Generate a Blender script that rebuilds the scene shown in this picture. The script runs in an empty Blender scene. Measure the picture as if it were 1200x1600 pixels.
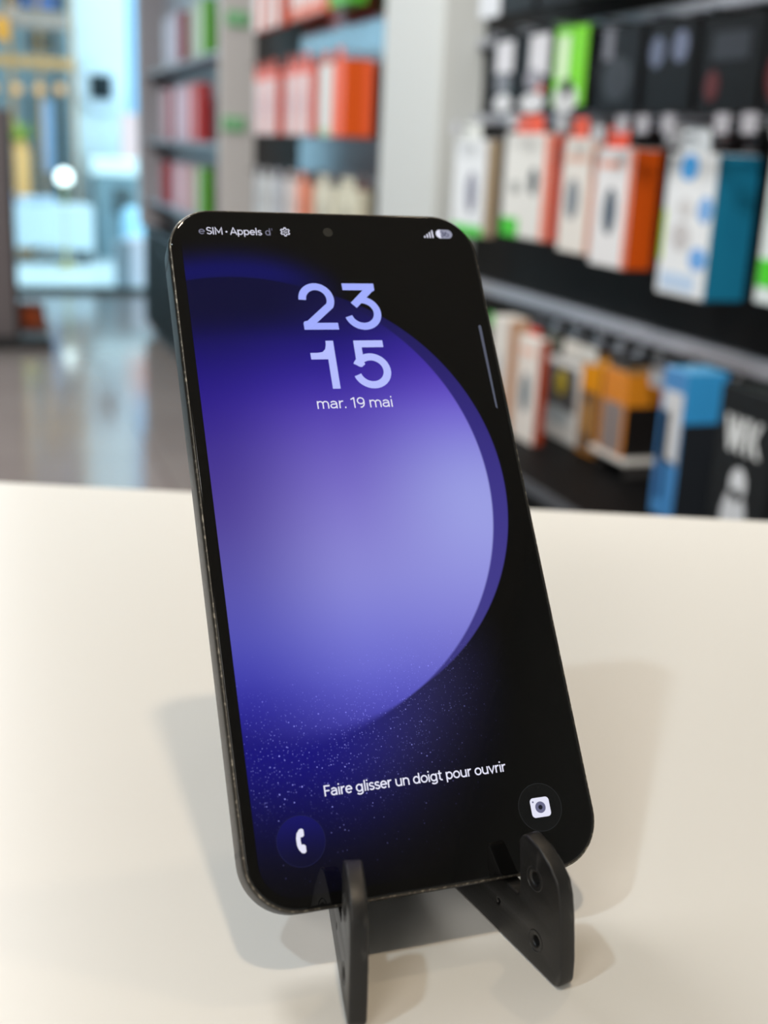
import bpy, bmesh, math, random
from mathutils import Matrix, Vector

random.seed(4)
S = bpy.context.scene
C = S.collection
PI = math.pi

# ------------------------------------------------------------------ camera
cam_d = bpy.data.cameras.new('camera')
cam = bpy.data.objects.new('camera', cam_d)
C.objects.link(cam)
S.camera = cam
R3 = Matrix(((0.9448518687, -0.3245092115, 0.0441442839),      # camera right
             (0.0554375045, 0.2913282581, 0.9550154602),       # camera up
             (-0.3227717913, -0.8999008933, 0.2932520297))).transposed()   # camera back
M4 = R3.to_4x4()
M4.translation = Vector((0, 0, 0.1435))
cam.matrix_world = M4
cam_d.sensor_fit = 'VERTICAL'
cam_d.sensor_height = 36.0
cam_d.sensor_width = 27.0
cam_d.lens = 36.0 * 1840.0 / 1600.0
cam_d.clip_start = 0.01
cam_d.clip_end = 60
cam_d.dof.use_dof = True
cam_d.dof.focus_distance = 0.236
cam_d.dof.aperture_fstop = 12.0

# ------------------------------------------------------------------ colour management, world, lamps
S.view_settings.view_transform = 'Standard'
S.view_settings.look = 'None'
S.view_settings.gamma = 1
S.view_settings.use_curve_mapping = False
S.view_settings.exposure = 0.0


def lin(c):
    """0-255 sRGB triple to linear"""
    o = []
    for v in c:
        v = v / 255.0
        o.append(v / 12.92 if v <= 0.04045 else ((v + 0.055) / 1.055) ** 2.4)
    return tuple(o)


world = bpy.data.worlds.new('daylight')
S.world = world
world.use_nodes = True
bg = world.node_tree.nodes['Background']
bg.inputs['Color'].default_value = (0.74, 0.93, 1.0, 1)
bg.inputs['Strength'].default_value = 3.0


def area_lamp(name, loc, sx, sy, power, color, shape='RECTANGLE', rot=(0, 0, 0)):
    d = bpy.data.lights.new(name, 'AREA')
    d.shape = shape
    d.size = sx
    d.size_y = sy
    d.energy = power
    d.color = color
    o = bpy.data.objects.new(name, d)
    o.location = loc
    o.rotation_euler = rot
    C.objects.link(o)
    return o


WARM = (1.0, 0.80, 0.57)
COOL = (0.72, 0.89, 1.0)
area_lamp('ceiling_spot_over_counter', (0.05, -0.02, 1.70), 0.09, 0.09, 7.3, WARM, 'DISK')
area_lamp('ceiling_spot_left', (-0.90, 0.06, 1.70), 0.10, 0.10, 7.7, COOL, 'DISK')
area_lamp('ceiling_spot_back', (0.75, 0.95, 1.70), 0.10, 0.10, 3.0, WARM, 'DISK')
area_lamp('fill_panel_front', (-0.35, 2.2, 1.72), 0.5, 1.4, 38.0, (1.0, 0.98, 0.95))  # this panel and the next two are added fill for the shelves
area_lamp('fill_panel_middle', (-0.5, 4.4, 1.72), 0.5, 1.4, 52.0, (0.97, 0.98, 1.0))
area_lamp('fill_panel_window', (-0.5, 6.8, 1.72), 0.5, 1.4, 44.0, (0.94, 0.98, 1.0))
area_lamp('fill_panel_rear', (-1.7, -1.7, 1.72), 0.6, 1.6, 40.0, (1.0, 0.95, 0.88))  # added fill from behind the camera for the near box sides


def fill_spot(name, loc, aim, power, half_deg):
    d = bpy.data.lights.new(name, 'SPOT')
    d.energy = power
    d.color = (1.0, 0.97, 0.92)
    d.spot_size = math.radians(2 * half_deg)
    d.spot_blend = 0.5
    d.shadow_soft_size = 0.28
    o = bpy.data.objects.new(name, d)
    o.location = loc
    o.rotation_euler = (Vector(aim) - Vector(loc)).to_track_quat('-Z', 'Y').to_euler()
    C.objects.link(o)


# added fill spots, not known fixtures, that brighten the wall displays
fill_spot('fill_spot_near_display', (-0.45, -0.45, 1.68), (1.05, 1.75, 0.0), 280.0, 25)
fill_spot('fill_spot_middle_display', (-0.35, 1.2, 1.68), (1.05, 3.7, 0.1), 170.0, 24)
fill_spot('fill_spot_far_display', (-0.35, 3.2, 1.68), (1.05, 5.9, 0.1), 55.0, 24)


# ------------------------------------------------------------------ materials
_mats = {}


def principled(name, color, rough=0.5, metal=0.0, ior=1.5, coat=0.0, emit=None, estr=0.0, alpha=None):
    m = bpy.data.materials.new(name)
    m.use_nodes = True
    b = m.node_tree.nodes['Principled BSDF']
    b.inputs['Base Color'].default_value = (*color, 1)
    b.inputs['Roughness'].default_value = rough
    b.inputs['Metallic'].default_value = metal
    b.inputs['IOR'].default_value = ior
    if coat:
        b.inputs['Coat Weight'].default_value = coat
        b.inputs['Coat Roughness'].default_value = 0.05
    if emit is not None:
        b.inputs['Emission Color'].default_value = (*emit, 1)
        b.inputs['Emission Strength'].default_value = estr
    return m


def card(c, rough=0.42):
    """printed paper / plastic of an sRGB colour, with a very faint mottling"""
    key = ('card', tuple(c), rough)
    if key not in _mats:
        m = principled('print_%d_%d_%d' % tuple(c), lin(c), rough, 0, 1.25 if max(c) < 40 else 1.45)
        nt = m.node_tree
        n = nt.nodes.new('ShaderNodeTexNoise')
        n.inputs['Scale'].default_value = 90
        r = nt.nodes.new('ShaderNodeMapRange')
        r.inputs['To Min'].default_value = rough - 0.05
        r.inputs['To Max'].default_value = rough + 0.05
        nt.links.new(n.outputs['Fac'], r.inputs['Value'])
        nt.links.new(r.outputs['Result'], nt.nodes['Principled BSDF'].inputs['Roughness'])
        _mats[key] = m
    return _mats[key]


class NT:
    """small helper to write shader maths"""

    def __init__(self, m):
        self.nt = m.node_tree

    def n(self, t, **k):
        x = self.nt.nodes.new(t)
        for a, v in k.items():
            setattr(x, a, v)
        return x

    def put(self, sock, v):
        if isinstance(v, (int, float)):
            sock.default_value = v
        elif isinstance(v, tuple):
            sock.default_value = (*v, 1) if len(v) == 3 and len(sock.default_value) == 4 else v
        else:
            self.nt.links.new(v, sock)

    def m(self, op, a, b=0.0, c=0.0, clamp=False):
        x = self.n('ShaderNodeMath', operation=op, use_clamp=clamp)
        self.put(x.inputs[0], a)
        self.put(x.inputs[1], b)
        self.put(x.inputs[2], c)
        return x.outputs[0]

    def mix(self, f, a, b, blend='MIX'):
        x = self.n('ShaderNodeMix', data_type='RGBA', blend_type=blend)
        self.put(x.inputs[0], f)
        self.put(x.inputs[6], a)
        self.put(x.inputs[7], b)
        return x.outputs[2]

    def smooth(self, v, a, b):
        x = self.n('ShaderNodeMapRange', interpolation_type='SMOOTHSTEP')
        self.put(x.inputs['Value'], v)
        x.inputs['From Min'].default_value = a
        x.inputs['From Max'].default_value = b
        return x.outputs['Result']

    def ramp(self, v, a, b, stops):
        """stops: (value, sRGB)"""
        f = self.n('ShaderNodeMapRange')
        self.put(f.inputs['Value'], v)
        f.inputs['From Min'].default_value = a
        f.inputs['From Max'].default_value = b
        r = self.n('ShaderNodeValToRGB')
        e = r.color_ramp.elements
        r.color_ramp.interpolation = 'B_SPLINE'
        st = sorted(((p - a) / (b - a), c) for p, c in stops)
        e[0].position, e[1].position = st[0][0], st[-1][0]
        e[0].color, e[1].color = (*lin(st[0][1]), 1), (*lin(st[-1][1]), 1)
        for p, c in st[1:-1]:
            k = e.new(p)
            k.color = (*lin(c), 1)
        self.nt.links.new(f.outputs['Result'], r.inputs['Fac'])
        return r.outputs['Color']


# ------------------------------------------------------------------ mesh helpers
def add_box(bm, x0, x1, y0, y1, z0, z1, bevel=0.0, seg=2, mi=0):
    r = bmesh.ops.create_cube(bm, size=1.0)
    vs = r['verts']
    for v in vs:
        v.co = Vector((x0 + (v.co.x + .5) * (x1 - x0), y0 + (v.co.y + .5) * (y1 - y0), z0 + (v.co.z + .5) * (z1 - z0)))
    fs = list({f for v in vs for f in v.link_faces})
    for f in fs:
        f.material_index = mi
    if bevel:
        es = list({e for f in fs for e in f.edges})
        bmesh.ops.bevel(bm, geom=es, offset=bevel, segments=seg, profile=0.5, affect='EDGES', clamp_overlap=True)
    return bm


def add_rod(bm, a, b, r, n=10):
    a, b = Vector(a), Vector(b)
    q = (b - a).to_track_quat('Z', 'Y').to_matrix()
    rings = []
    for p in (a, b):
        rings.append([bm.verts.new(p + q @ Vector((r * math.cos(t), r * math.sin(t), 0)))
                      for t in [2 * PI * k / n for k in range(n)]])
    for k in range(n):
        bm.faces.new((rings[0][k], rings[0][(k + 1) % n], rings[1][(k + 1) % n], rings[1][k]))
    bm.faces.new(list(reversed(rings[0])))
    bm.faces.new(rings[1])
    return bm


def add_prism(bm, pts, z0, z1, axis='z'):
    """extrude a closed 2D outline; axis gives the extrusion direction"""
    def mk(p, w):
        if axis == 'z':
            return Vector((p[0], p[1], w))
        if axis == 'x':
            return Vector((w, p[0], p[1]))
        return Vector((p[0], w, p[1]))
    lo = [bm.verts.new(mk(p, z0)) for p in pts]
    hi = [bm.verts.new(mk(p, z1)) for p in pts]
    n = len(pts)
    for k in range(n):
        bm.faces.new((lo[k], lo[(k + 1) % n], hi[(k + 1) % n], hi[k]))
    bm.faces.new(list(reversed(lo)))
    bm.faces.new(hi)
    return bm


def add_sphere(bm, c, r, sx=1, sy=1, sz=1, u=20, v=12):
    r_ = bmesh.ops.create_uvsphere(bm, u_segments=u, v_segments=v, radius=r)
    for q in r_['verts']:
        q.co = Vector((c[0] + q.co.x * sx, c[1] + q.co.y * sy, c[2] + q.co.z * sz))
        for f in q.link_faces:
            f.smooth = True
    return bm


def add_lathe(bm, prof, c=(0, 0, 0), n=28):
    """prof: (r, z) pairs"""
    rings = []
    for r, z in prof:
        rings.append([bm.verts.new((c[0] + r * math.cos(2 * PI * k / n), c[1] + r * math.sin(2 * PI * k / n), c[2] + z)) for k in range(n)])
    for a, b in zip(rings, rings[1:]):
        for k in range(n):
            f = bm.faces.new((a[k], a[(k + 1) % n], b[(k + 1) % n], b[k]))
            f.smooth = True
    bm.faces.new(list(reversed(rings[0])))
    bm.faces.new(rings[-1])
    return bm


def obj(name, bm, mats, parent=None, loc=(0, 0, 0), smooth=False):
    me = bpy.data.meshes.new(name)
    bmesh.ops.recalc_face_normals(bm, faces=bm.faces[:])
    if smooth:
        for f in bm.faces:
            f.smooth = True
    bm.to_mesh(me)
    bm.free()
    if not isinstance(mats, (list, tuple)):
        mats = [mats]
    for m in mats:
        me.materials.append(m)
    o = bpy.data.objects.new(name, me)
    C.objects.link(o)
    o.location = loc
    if parent:
        o.parent = parent
    return o


def tag(o, label, cat, group=None):
    o['label'] = label
    o['category'] = cat
    if group:
        o['group'] = group
    return o


def thing(name, label, cat, loc=(0, 0, 0), group=None):
    o = bpy.data.objects.new(name, None)
    o.empty_display_size = 0.02
    C.objects.link(o)
    o.location = loc
    return tag(o, label, cat, group)


def struct(name, bm, m):
    o = obj(name, bm, m)
    o['kind'] = 'structure'
    return o


def one(*a, **k):
    return add_box(bmesh.new(), *a, **k)


def oval(cy, cz, ry, rz, n=20):
    return [(cy + ry * math.cos(2 * PI * k / n), cz + rz * math.sin(2 * PI * k / n)) for k in range(n)]


# ------------------------------------------------------------------ the room
FLOOR, CEIL = -0.95, 1.75
m_white_wall = principled('white_wall_paint', lin((190, 194, 193)), 0.55)
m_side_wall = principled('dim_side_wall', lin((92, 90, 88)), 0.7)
m_ceiling = principled('ceiling_paint', lin((206, 202, 194)), 0.8)
m_black_gloss = principled('black_gloss_panel', lin((150, 158, 166)), 0.14, 1.0)
m_black_slat = principled('black_slat_panel', lin((9, 9, 10)), 0.55, 0, 1.3)
m_black_matt = principled('black_laminate', lin((14, 14, 15)), 0.5)
m_grey_panel = principled('grey_shelf_panel', lin((132, 140, 150)), 0.3)
m_grey_frame = principled('grey_shelf_frame', lin((165, 160, 163)), 0.4)
m_rail = principled('aluminium_rail', lin((176, 180, 190)), 0.38, 0.5)
m_chrome = principled('chrome_wire', lin((170, 172, 176)), 0.25, 1.0)
m_brown = principled('brown_upright', lin((84, 62, 48)), 0.5)

# glossy stone tiles
m_floor = principled('polished_floor_tiles', lin((128, 118, 112)), 0.10, 0, 1.8)
h = NT(m_floor)
tc = h.n('ShaderNodeTexCoord')
br = h.n('ShaderNodeTexBrick')
br.offset = 0.0
br.inputs['Scale'].default_value = 1.0
br.inputs['Brick Width'].default_value = 0.6
br.inputs['Row Height'].default_value = 0.6
br.inputs['Mortar Size'].default_value = 0.004
br.inputs['Color1'].default_value = (*lin((152, 143, 138)), 1)
br.inputs['Color2'].default_value = (*lin((140, 131, 127)), 1)
br.inputs['Mortar'].default_value = (*lin((104, 97, 94)), 1)
h.put(br.inputs['Vector'], tc.outputs['Object'])
nz = h.n('ShaderNodeTexNoise')
nz.inputs['Scale'].default_value = 3.0
nz.inputs['Detail'].default_value = 6
h.put(nz.inputs['Vector'], tc.outputs['Object'])
fcol = h.mix(h.m('MULTIPLY', nz.outputs['Fac'], 0.5), br.outputs['Color'], lin((126, 117, 113)))
bs = m_floor.node_tree.nodes['Principled BSDF']
h.put(bs.inputs['Base Color'], fcol)
bp = h.n('ShaderNodeBump')
bp.inputs['Strength'].default_value = 0.06
bp.inputs['Distance'].default_value = 0.01
h.put(bp.inputs['Height'], nz.outputs['Fac'])
h.put(bs.inputs['Normal'], bp.outputs['Normal'])

struct('floor', one(-3.0, 1.50, -3.0, 9.0, FLOOR - 0.05, FLOOR), m_floor)
struct('ceiling', one(-3.0, 1.60, -3.0, 9.1, CEIL, CEIL + 0.05), m_ceiling)
struct('wall_right', one(1.12, 1.22, -3.0, 7.12, FLOOR - 0.05, CEIL), m_white_wall)
struct('wall_recess', one(1.50, 1.60, 7.0, 9.1, FLOOR - 0.05, CEIL), m_white_wall)
struct('wall_return', one(1.22, 1.50, 7.0, 7.12, FLOOR - 0.05, CEIL), m_white_wall)
struct('wall_left', one(-3.1, -3.0, -3.0, 9.1, FLOOR - 0.05, CEIL), m_side_wall)
struct('wall_back', one(-3.1, 1.22, -3.1, -3.0, FLOOR - 0.05, CEIL), m_white_wall)
# two piers that stand out from the right-hand wall between the display bays
struct('pillar_1', one(1.0, 1.12, 2.552, 2.945, FLOOR, CEIL, 0.004), m_white_wall)
struct('pillar_2', one(0.962, 1.12, 4.79, 4.815, FLOOR, CEIL, 0.003), principled('grey_white_partition', lin((196, 193, 191)), 0.5))

# shop window at the far end
m_glass = bpy.data.materials.new('window_glass')
m_glass.use_nodes = True
h = NT(m_glass)
for x in list(h.nt.nodes):
    h.nt.nodes.remove(x)
out = h.n('ShaderNodeOutputMaterial')
tr = h.n('ShaderNodeBsdfTransparent')
tr.inputs['Color'].default_value = (0.93, 0.985, 1.0, 1)
gl = h.n('ShaderNodeBsdfGlossy')
gl.inputs['Roughness'].default_value = 0.02
fr = h.n('ShaderNodeFresnel')
fr.inputs['IOR'].default_value = 1.35
ms = h.n('ShaderNodeMixShader')
h.put(ms.inputs[0], fr.outputs[0])
h.put(ms.inputs[1], tr.outputs[0])
h.put(ms.inputs[2], gl.outputs[0])
h.put(out.inputs['Surface'], ms.outputs[0])
m_win_frame = principled('dark_green_grey_frame', lin((70, 88, 88)), 0.35, 0.3)
win = bpy.data.objects.new('window_1', None)
C.objects.link(win)
win['kind'] = 'structure'
b = bmesh.new()
add_box(b, -3.0, 1.50, 8.97, 9.05, FLOOR, FLOOR + 0.035)
add_box(b, -3.0, 1.50, 8.97, 9.05, CEIL - 0.06, CEIL)
for x in (-1.9, -0.62):
    add_box(b, x - 0.02, x + 0.02, 8.97, 9.05, FLOOR + 0.035, CEIL - 0.06)
obj('frame', b, m_win_frame, win)
obj('pane', one(-3.0, 1.50, 9.005, 9.015, FLOOR + 0.035, CEIL - 0.06), m_glass, win)

# ------------------------------------------------------------------ outside the window
m_pave = principled('pale_paving', lin((215, 228, 234)), 0.35)
m_pale_wall = principled('pale_facade', lin((205, 222, 230)), 0.6)
m_teal_wall = principled('blue_grey_facade', lin((138, 156, 164)), 0.6)
struct('pavement', one(-6, 6, 9.1, 14.0, FLOOR - 0.05, FLOOR - 0.002), m_pave)
fac = bpy.data.objects.new('wall_opposite', None)
C.objects.link(fac)
fac['kind'] = 'structure'
obj('facade', one(-6, 6, 12.6, 12.8, FLOOR, 3.2), m_teal_wall, fac)
obj('panel', one(-3.8, -0.75, 12.3, 12.6, FLOOR, 3.2), m_pale_wall, fac)  # added out of view to brighten the reflection in the glossy wall display
obj('panel', one(1.02, 1.56, 12.2, 12.6, FLOOR, 3.2), m_pale_wall, fac)
obj('panel', one(1.60, 2.6, 12.35, 12.6, FLOOR, 3.2), principled('sky_blue_facade', lin((150, 195, 230)), 0.6), fac)
m_timber = principled('golden_timber', lin((186, 140, 84)), 0.5)
t = thing('timber_canopy', 'brown timber canopy beam with golden posts across the street', 'canopy', (0.4, 12.0, FLOOR))
obj('beam', one(-1.4, 0.63, -0.06, 0.06, 1.68, 1.77), m_timber, t)
obj('beam', one(-1.4, 0.60, -0.06, 0.06, 2.02, 2.16), principled('grey_timber', lin((150, 132, 122)), 0.6), t)
for x in (-0.62, 0.08, 0.33, 0.64):
    obj('post', one(x - 0.014, x + 0.014, -0.05, 0.05, 0.0, 2.9), m_timber, t)
m_bulb = principled('warm_lamp_glow', (.1, .08, .05), 0.4, emit=lin((246, 184, 92)), estr=1.0)
for k, (x, z) in enumerate(((0.30, 0.525), (0.514, 0.529), (0.713, 0.540), (0.897, 0.551))):
    b = bmesh.new()
    add_sphere(b, (0, 0, 0), 0.045)
    l = obj('pendant_lamp', b, m_bulb, None, (x, 11.85, z))
    tag(l, ('round warm lamp at the left end of the row across the street',
            'round warm lamp second from the left in the row across the street',
            'round warm lamp third from the left in the row across the street',
            'round warm lamp nearest the pale column across the street')[k], 'lamp', 'round lamps under the canopy')
    obj('cord', add_rod(bmesh.new(), (0, 0, 0.04), (0, 0, 1.14 - (z - 0.525)), 0.004), m_win_frame, l)
b = one(-0.10, 0.10, -0.04, 0.04, -0.11, 0.11, 0.01)
sg = obj('hanging_sign', b, card((16, 30, 36)), None, (1.295, 12.13, 0.60))
tag(sg, 'small black square box on the pale column outside', 'sign')
b = bmesh.new()
add_lathe(b, [(0.20, -0.02), (0.23, -0.02), (0.23, 0.02), (0.20, 0.02)], n=36)
for v in b.verts:
    v.co = Vector((v.co.x, v.co.z + 0.03, v.co.y))
obj('ring', b, card((205, 222, 236)), sg)
# lit round lamp, low
b = bmesh.new()
add_sphere(b, (0, 0, 0), 0.065)
l = obj('globe_lamp', b, principled('white_lamp_glow', (1, 1, 1), 0.4, emit=(0.92, 1, 0.96), estr=3.0), None, (0.809, 10.6, -0.19))
tag(l, 'bright round white lamp standing low across the street', 'lamp')
b = bmesh.new()
add_lathe(b, [(0.09, FLOOR + 0.19), (0.09, FLOOR + 0.21), (0.012, FLOOR + 0.23), (0.012, -0.07), (0.04, -0.06), (0.04, -0.045)])
obj('lamp_stand', b, card((196, 190, 130)), l)
# boards and signs over the canopy
o = obj('fascia_board', one(0.42, 0.99, 12.075, 12.15, 0, 0.42, 0.01), card((44, 52, 62)), None, (0, 0, 1.24))
tag(o, 'dark fascia board high above the timber canopy', 'sign board')
obj('blue_strip', one(0.60, 0.90, 12.068, 12.075, 0.02, 0.10), card((86, 120, 190)), o)
o = obj('menu_board', one(0.66, 0.86, 12.07, 12.10, 0, 0.15, 0.006), card((54, 72, 76)), None, (0, 0, 0.885))
tag(o, 'small dark board between the canopy beams', 'sign board')
obj('frame', one(0.645, 0.875, 12.10, 12.11, -0.012, 0.162), m_timber, o)
o = obj('lantern', one(0.355, 0.465, 11.79, 11.91, 0, 0.20, 0.02), card((214, 140, 30)), None, (0, 0, 0.93))
tag(o, 'amber lantern at the left end of the timber canopy', 'lantern')
obj('hanger', add_rod(bmesh.new(), (0.41, 11.85, 0.20), (0.41, 11.85, 0.9), 0.006), m_win_frame, o)
# counter across the street
t = thing('display_counter', 'long pale counter with a shining worktop across the street', 'counter', (1.55, 11.8, FLOOR))
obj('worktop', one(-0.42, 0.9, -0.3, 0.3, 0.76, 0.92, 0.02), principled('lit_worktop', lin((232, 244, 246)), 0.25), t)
obj('base', one(-0.36, 0.86, -0.22, 0.26, 0.0, 0.76), principled('counter_base', lin((132, 158, 168)), 0.5), t)
t = thing('monitor', 'dark monitor under the shining counter top outside', 'screen', (1.38, 11.42, FLOOR))
obj('screen', one(-0.08, 0.10, -0.02, 0.02, 0.42, 0.66, 0.008), card((64, 76, 80)), t)
obj('stand', one(-0.02, 0.03, -0.02, 0.02, 0.0, 0.42), card((70, 84, 92)), t)
b = bmesh.new()
add_lathe(b, [(0.03, 0), (0.095, 0.01), (0.10, 0.10), (0.10, 0.40), (0.085, 0.48), (0.05, 0.50)])
o = obj('water_drum', b, card((168, 214, 240)), None, (1.45, 11.2, FLOOR))
tag(o, 'light blue rounded drum beside the dark monitor outside', 'drum')
# a cloth-covered table on the left
t = thing('stall_table', 'low table under a pale blue white cloth outside the window', 'table', (0.30, 11.3, FLOOR))
m_cloth = principled('pale_cloth', lin((206, 222, 232)), 0.7)
b = bmesh.new()
pts = []
for k in range(41):
    x = -0.62 + 1.40 * k / 40
    pts.append((x, 0.010 * math.sin(k * 2.1)))
lo = [b.verts.new((x, -0.30 + d, 0.13 + 0.02 * math.sin(x * 5))) for x, d in pts]
hi = [b.verts.new((x, -0.28, 0.50)) for x, d in pts]
bk = [b.verts.new((x, 0.28, 0.50)) for x, d in pts]
bl = [b.verts.new((x, 0.30 - d, 0.13)) for x, d in pts]
for a, c in ((lo, hi), (hi, bk), (bk, bl)):
    for k in range(40):
        b.faces.new((a[k], a[k + 1], c[k + 1], c[k]))
b.faces.new((lo[0], hi[0], bk[0], bl[0]))
b.faces.new((lo[-1], bl[-1], bk[-1], hi[-1]))
obj('cloth', b, m_cloth, t)
for x in (-0.56, 0.72):
    for y in (-0.24, 0.24):
        obj('leg', one(x - 0.02, x + 0.02, y - 0.02, y + 0.02, 0, 0.40), card((60, 76, 80)), t)
for (x, w, hh_, c, lab) in ((0.34, 0.10, 0.10, (120, 150, 184), 'blue grey folded parcel on the cloth covered table'),
                            (0.62, 0.16, 0.06, (186, 206, 226), 'flat pale blue parcel on the cloth covered table')):
    o = obj('soft_parcel', one(x - w, x + w, 11.18, 11.42, 0, hh_, 0.025, 3), card(c), None, (0, 0, FLOOR + 0.501))
    tag(o, lab, 'parcel')
    obj('tie', one(x - 0.008, x + 0.008, 11.178, 11.422, 0.0, hh_ + 0.002), card((96, 116, 140)), o)


def crate(name, x0, x1, y0, y1, z0, z1, c1, label, cat, c2=None):
    o = obj(name, one(x0, x1, y0, y1, 0, z1 - z0, 0.006), card(c1), None, (0, 0, z0))
    tag(o, label, cat)
    if c2:
        obj('side_panel', one(x1, x1 + 0.002, y0 + 0.01, y1 - 0.01, 0.01, z1 - z0 - 0.01), card(c2), o)
        obj('edge_strip', one(x1 - 0.05, x1 - 0.004, y0 - 0.002, y0, 0.01, z1 - z0 - 0.01), card(c2), o)
    return o


# things just outside / against the glass
crate('poster_stand', 1.06, 1.215 - 0.03, 9.25, 9.33, FLOOR - 0.002, -0.60, (176, 190, 202), 'grey upright panel standing outside at the foot of the glass', 'panel')
crate('parcel', 1.20, 1.40, 9.55, 9.75, FLOOR - 0.002, -0.60, (232, 226, 236), 'white parcel with an orange edge outside beside the red boxes', 'box', (238, 120, 80))
crate('carton', 1.42, 1.60, 11.55, 11.75, FLOOR + 0.92, 0.36, (226, 190, 188), 'pale pink carton with orange edge on the shining counter outside', 'box', (230, 110, 70))
crate('plant_box', 0.46, 0.60, 11.7, 11.8, FLOOR - 0.002, 0.02, (232, 176, 110), 'tall peach coloured box under the row of round lamps', 'box')
b = bmesh.new()
rr = random.Random(2)
for k in range(26):
    a = rr.uniform(0, 2 * PI)
    e = rr.uniform(0.3, 1.3)
    c = Vector((math.cos(a) * math.cos(e), math.sin(a) * math.cos(e) * 0.5, math.sin(e))) * rr.uniform(0.12, 0.24)
    p = Vector((-math.sin(a), math.cos(a), 0)) * 0.022
    b.faces.new([b.verts.new(v) for v in (Vector((0, 0, 0)), c * 0.55 + p, c, c * 0.55 - p)])
o = obj('potted_plant', b, card((150, 176, 40)), None, (0.53, 11.75, 0.06))
tag(o, 'yellow green leafy plant on top of the peach coloured box', 'plant')
obj('pot', add_lathe(bmesh.new(), [(0.04, -0.04), (0.055, 0.02), (0.05, 0.02)]), card((214, 168, 90)), o)
t = thing('shop_rack', 'dark metal rack with a light blue banner across the street', 'rack', (0.82, 12.3, FLOOR))
for x in (-0.16, 0.12):
    obj('upright', one(x - 0.03, x + 0.03, -0.03, 0.03, 0, 1.45), card((84, 104, 110)), t)
obj('banner', one(-0.09, 0.03, -0.02, 0.0, 0.75, 1.40), card((150, 190, 235)), t)
obj('shelf', one(-0.13, 0.09, -0.03, 0.03, 0.70, 0.74), card((96, 116, 122)), t)

# ------------------------------------------------------------------ display stand at the left of the shop
t = thing('display_stand', 'grey brown display stand with a flat black foot by the window', 'stand', (0.05, 6.62, FLOOR))
obj('foot', one(-0.6, 0.36, -0.14, 0.16, 0, 0.055, 0.01), m_black_matt, t)
obj('panel', one(-0.6, 0.178, -0.05, 0.05, 0.055, 1.21, 0.008), card((112, 104, 104)), t)
obj('edge_trim', one(0.178, 0.198, -0.052, 0.052, 0.055, 1.21, 0.004), card((44, 40, 42)), t)
t = thing('paper_bag', 'small orange and brown bag standing behind the black foot', 'bag', (0.33, 7.2, FLOOR))
obj('bag_body', add_prism(bmesh.new(), [(-0.10, 0), (0.10, 0), (0.075, 0.155), (-0.085, 0.155)], -0.05, 0.05, 'y'), card((112, 62, 42)), t)
obj('bag_front', add_prism(bmesh.new(), [(-0.045, 0.03), (0.055, 0.03), (0.045, 0.13), (-0.045, 0.13)], -0.054, -0.05, 'y'), card((196, 88, 40)), t)
bag_h = bmesh.new()
for k in range(10):
    a, c = PI * k / 10, PI * (k + 1) / 10
    add_rod(bag_h, (0.04 * math.cos(a), 0, 0.15 + 0.05 * math.sin(a)), (0.04 * math.cos(c), 0, 0.15 + 0.05 * math.sin(c)), 0.004, 6)
obj('handle', bag_h, card((96, 62, 48)), t)

# ------------------------------------------------------------------ wall displays
PX = 1.10                     # face of the display panels
bay1 = thing('display_bay', 'black slatted wall display with bright metal rails nearest the phone', 'wall display', (PX, 1.6, FLOOR))
bay2 = thing('display_bay', 'glossy black wall display between the two white piers', 'wall display', (PX, 3.9, FLOOR))
bay3 = thing('display_bay', 'grey shelved wall display with red boxes beside the window', 'wall display', (PX, 6.1, FLOOR))


def part(name, bm, mat, root):
    """bm is in room coordinates; make it local to the root"""
    for v in bm.verts:
        v.co -= root.location
    return obj(name, bm, mat, root)


part('back_panel', one(PX, 1.118, 0.55, 2.55, -0.33, 1.4), m_black_slat, bay1)
for z0, z1 in ((-0.150, -0.124), (0.208, 0.228), (0.366, 0.384)):
    part('rail', one(PX - 0.022, PX, 0.55, 2.548, z0, z1, 0.003), m_rail, bay1)
    part('groove', one(PX - 0.006, PX, 0.55, 2.548, z0 - 0.012, z0), m_black_matt, bay1)
part('back_panel', one(PX, 1.118, 2.95, 4.10, -0.33, 1.4), m_black_gloss, bay2)
part('back_panel', one(PX, 1.118, 4.10, 4.785, -0.33, 1.4), m_black_slat, bay2)
part('upright', one(1.02, PX, 2.95, 3.0, -0.33, 1.4), m_brown, bay2)
part('back_panel', one(PX, 1.118, 4.82, 7.0, -0.33, 1.4), m_grey_panel, bay3)
part('end_panel', one(0.955, 1.118, 7.0, 7.12, -0.33, 1.4, 0.004), m_grey_frame, bay3)
for z in (0.495, 0.145, -0.175):
    part('shelf', one(0.985, PX, 4.82, 7.0, z - 0.02, z), m_grey_panel, bay3)

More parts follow.
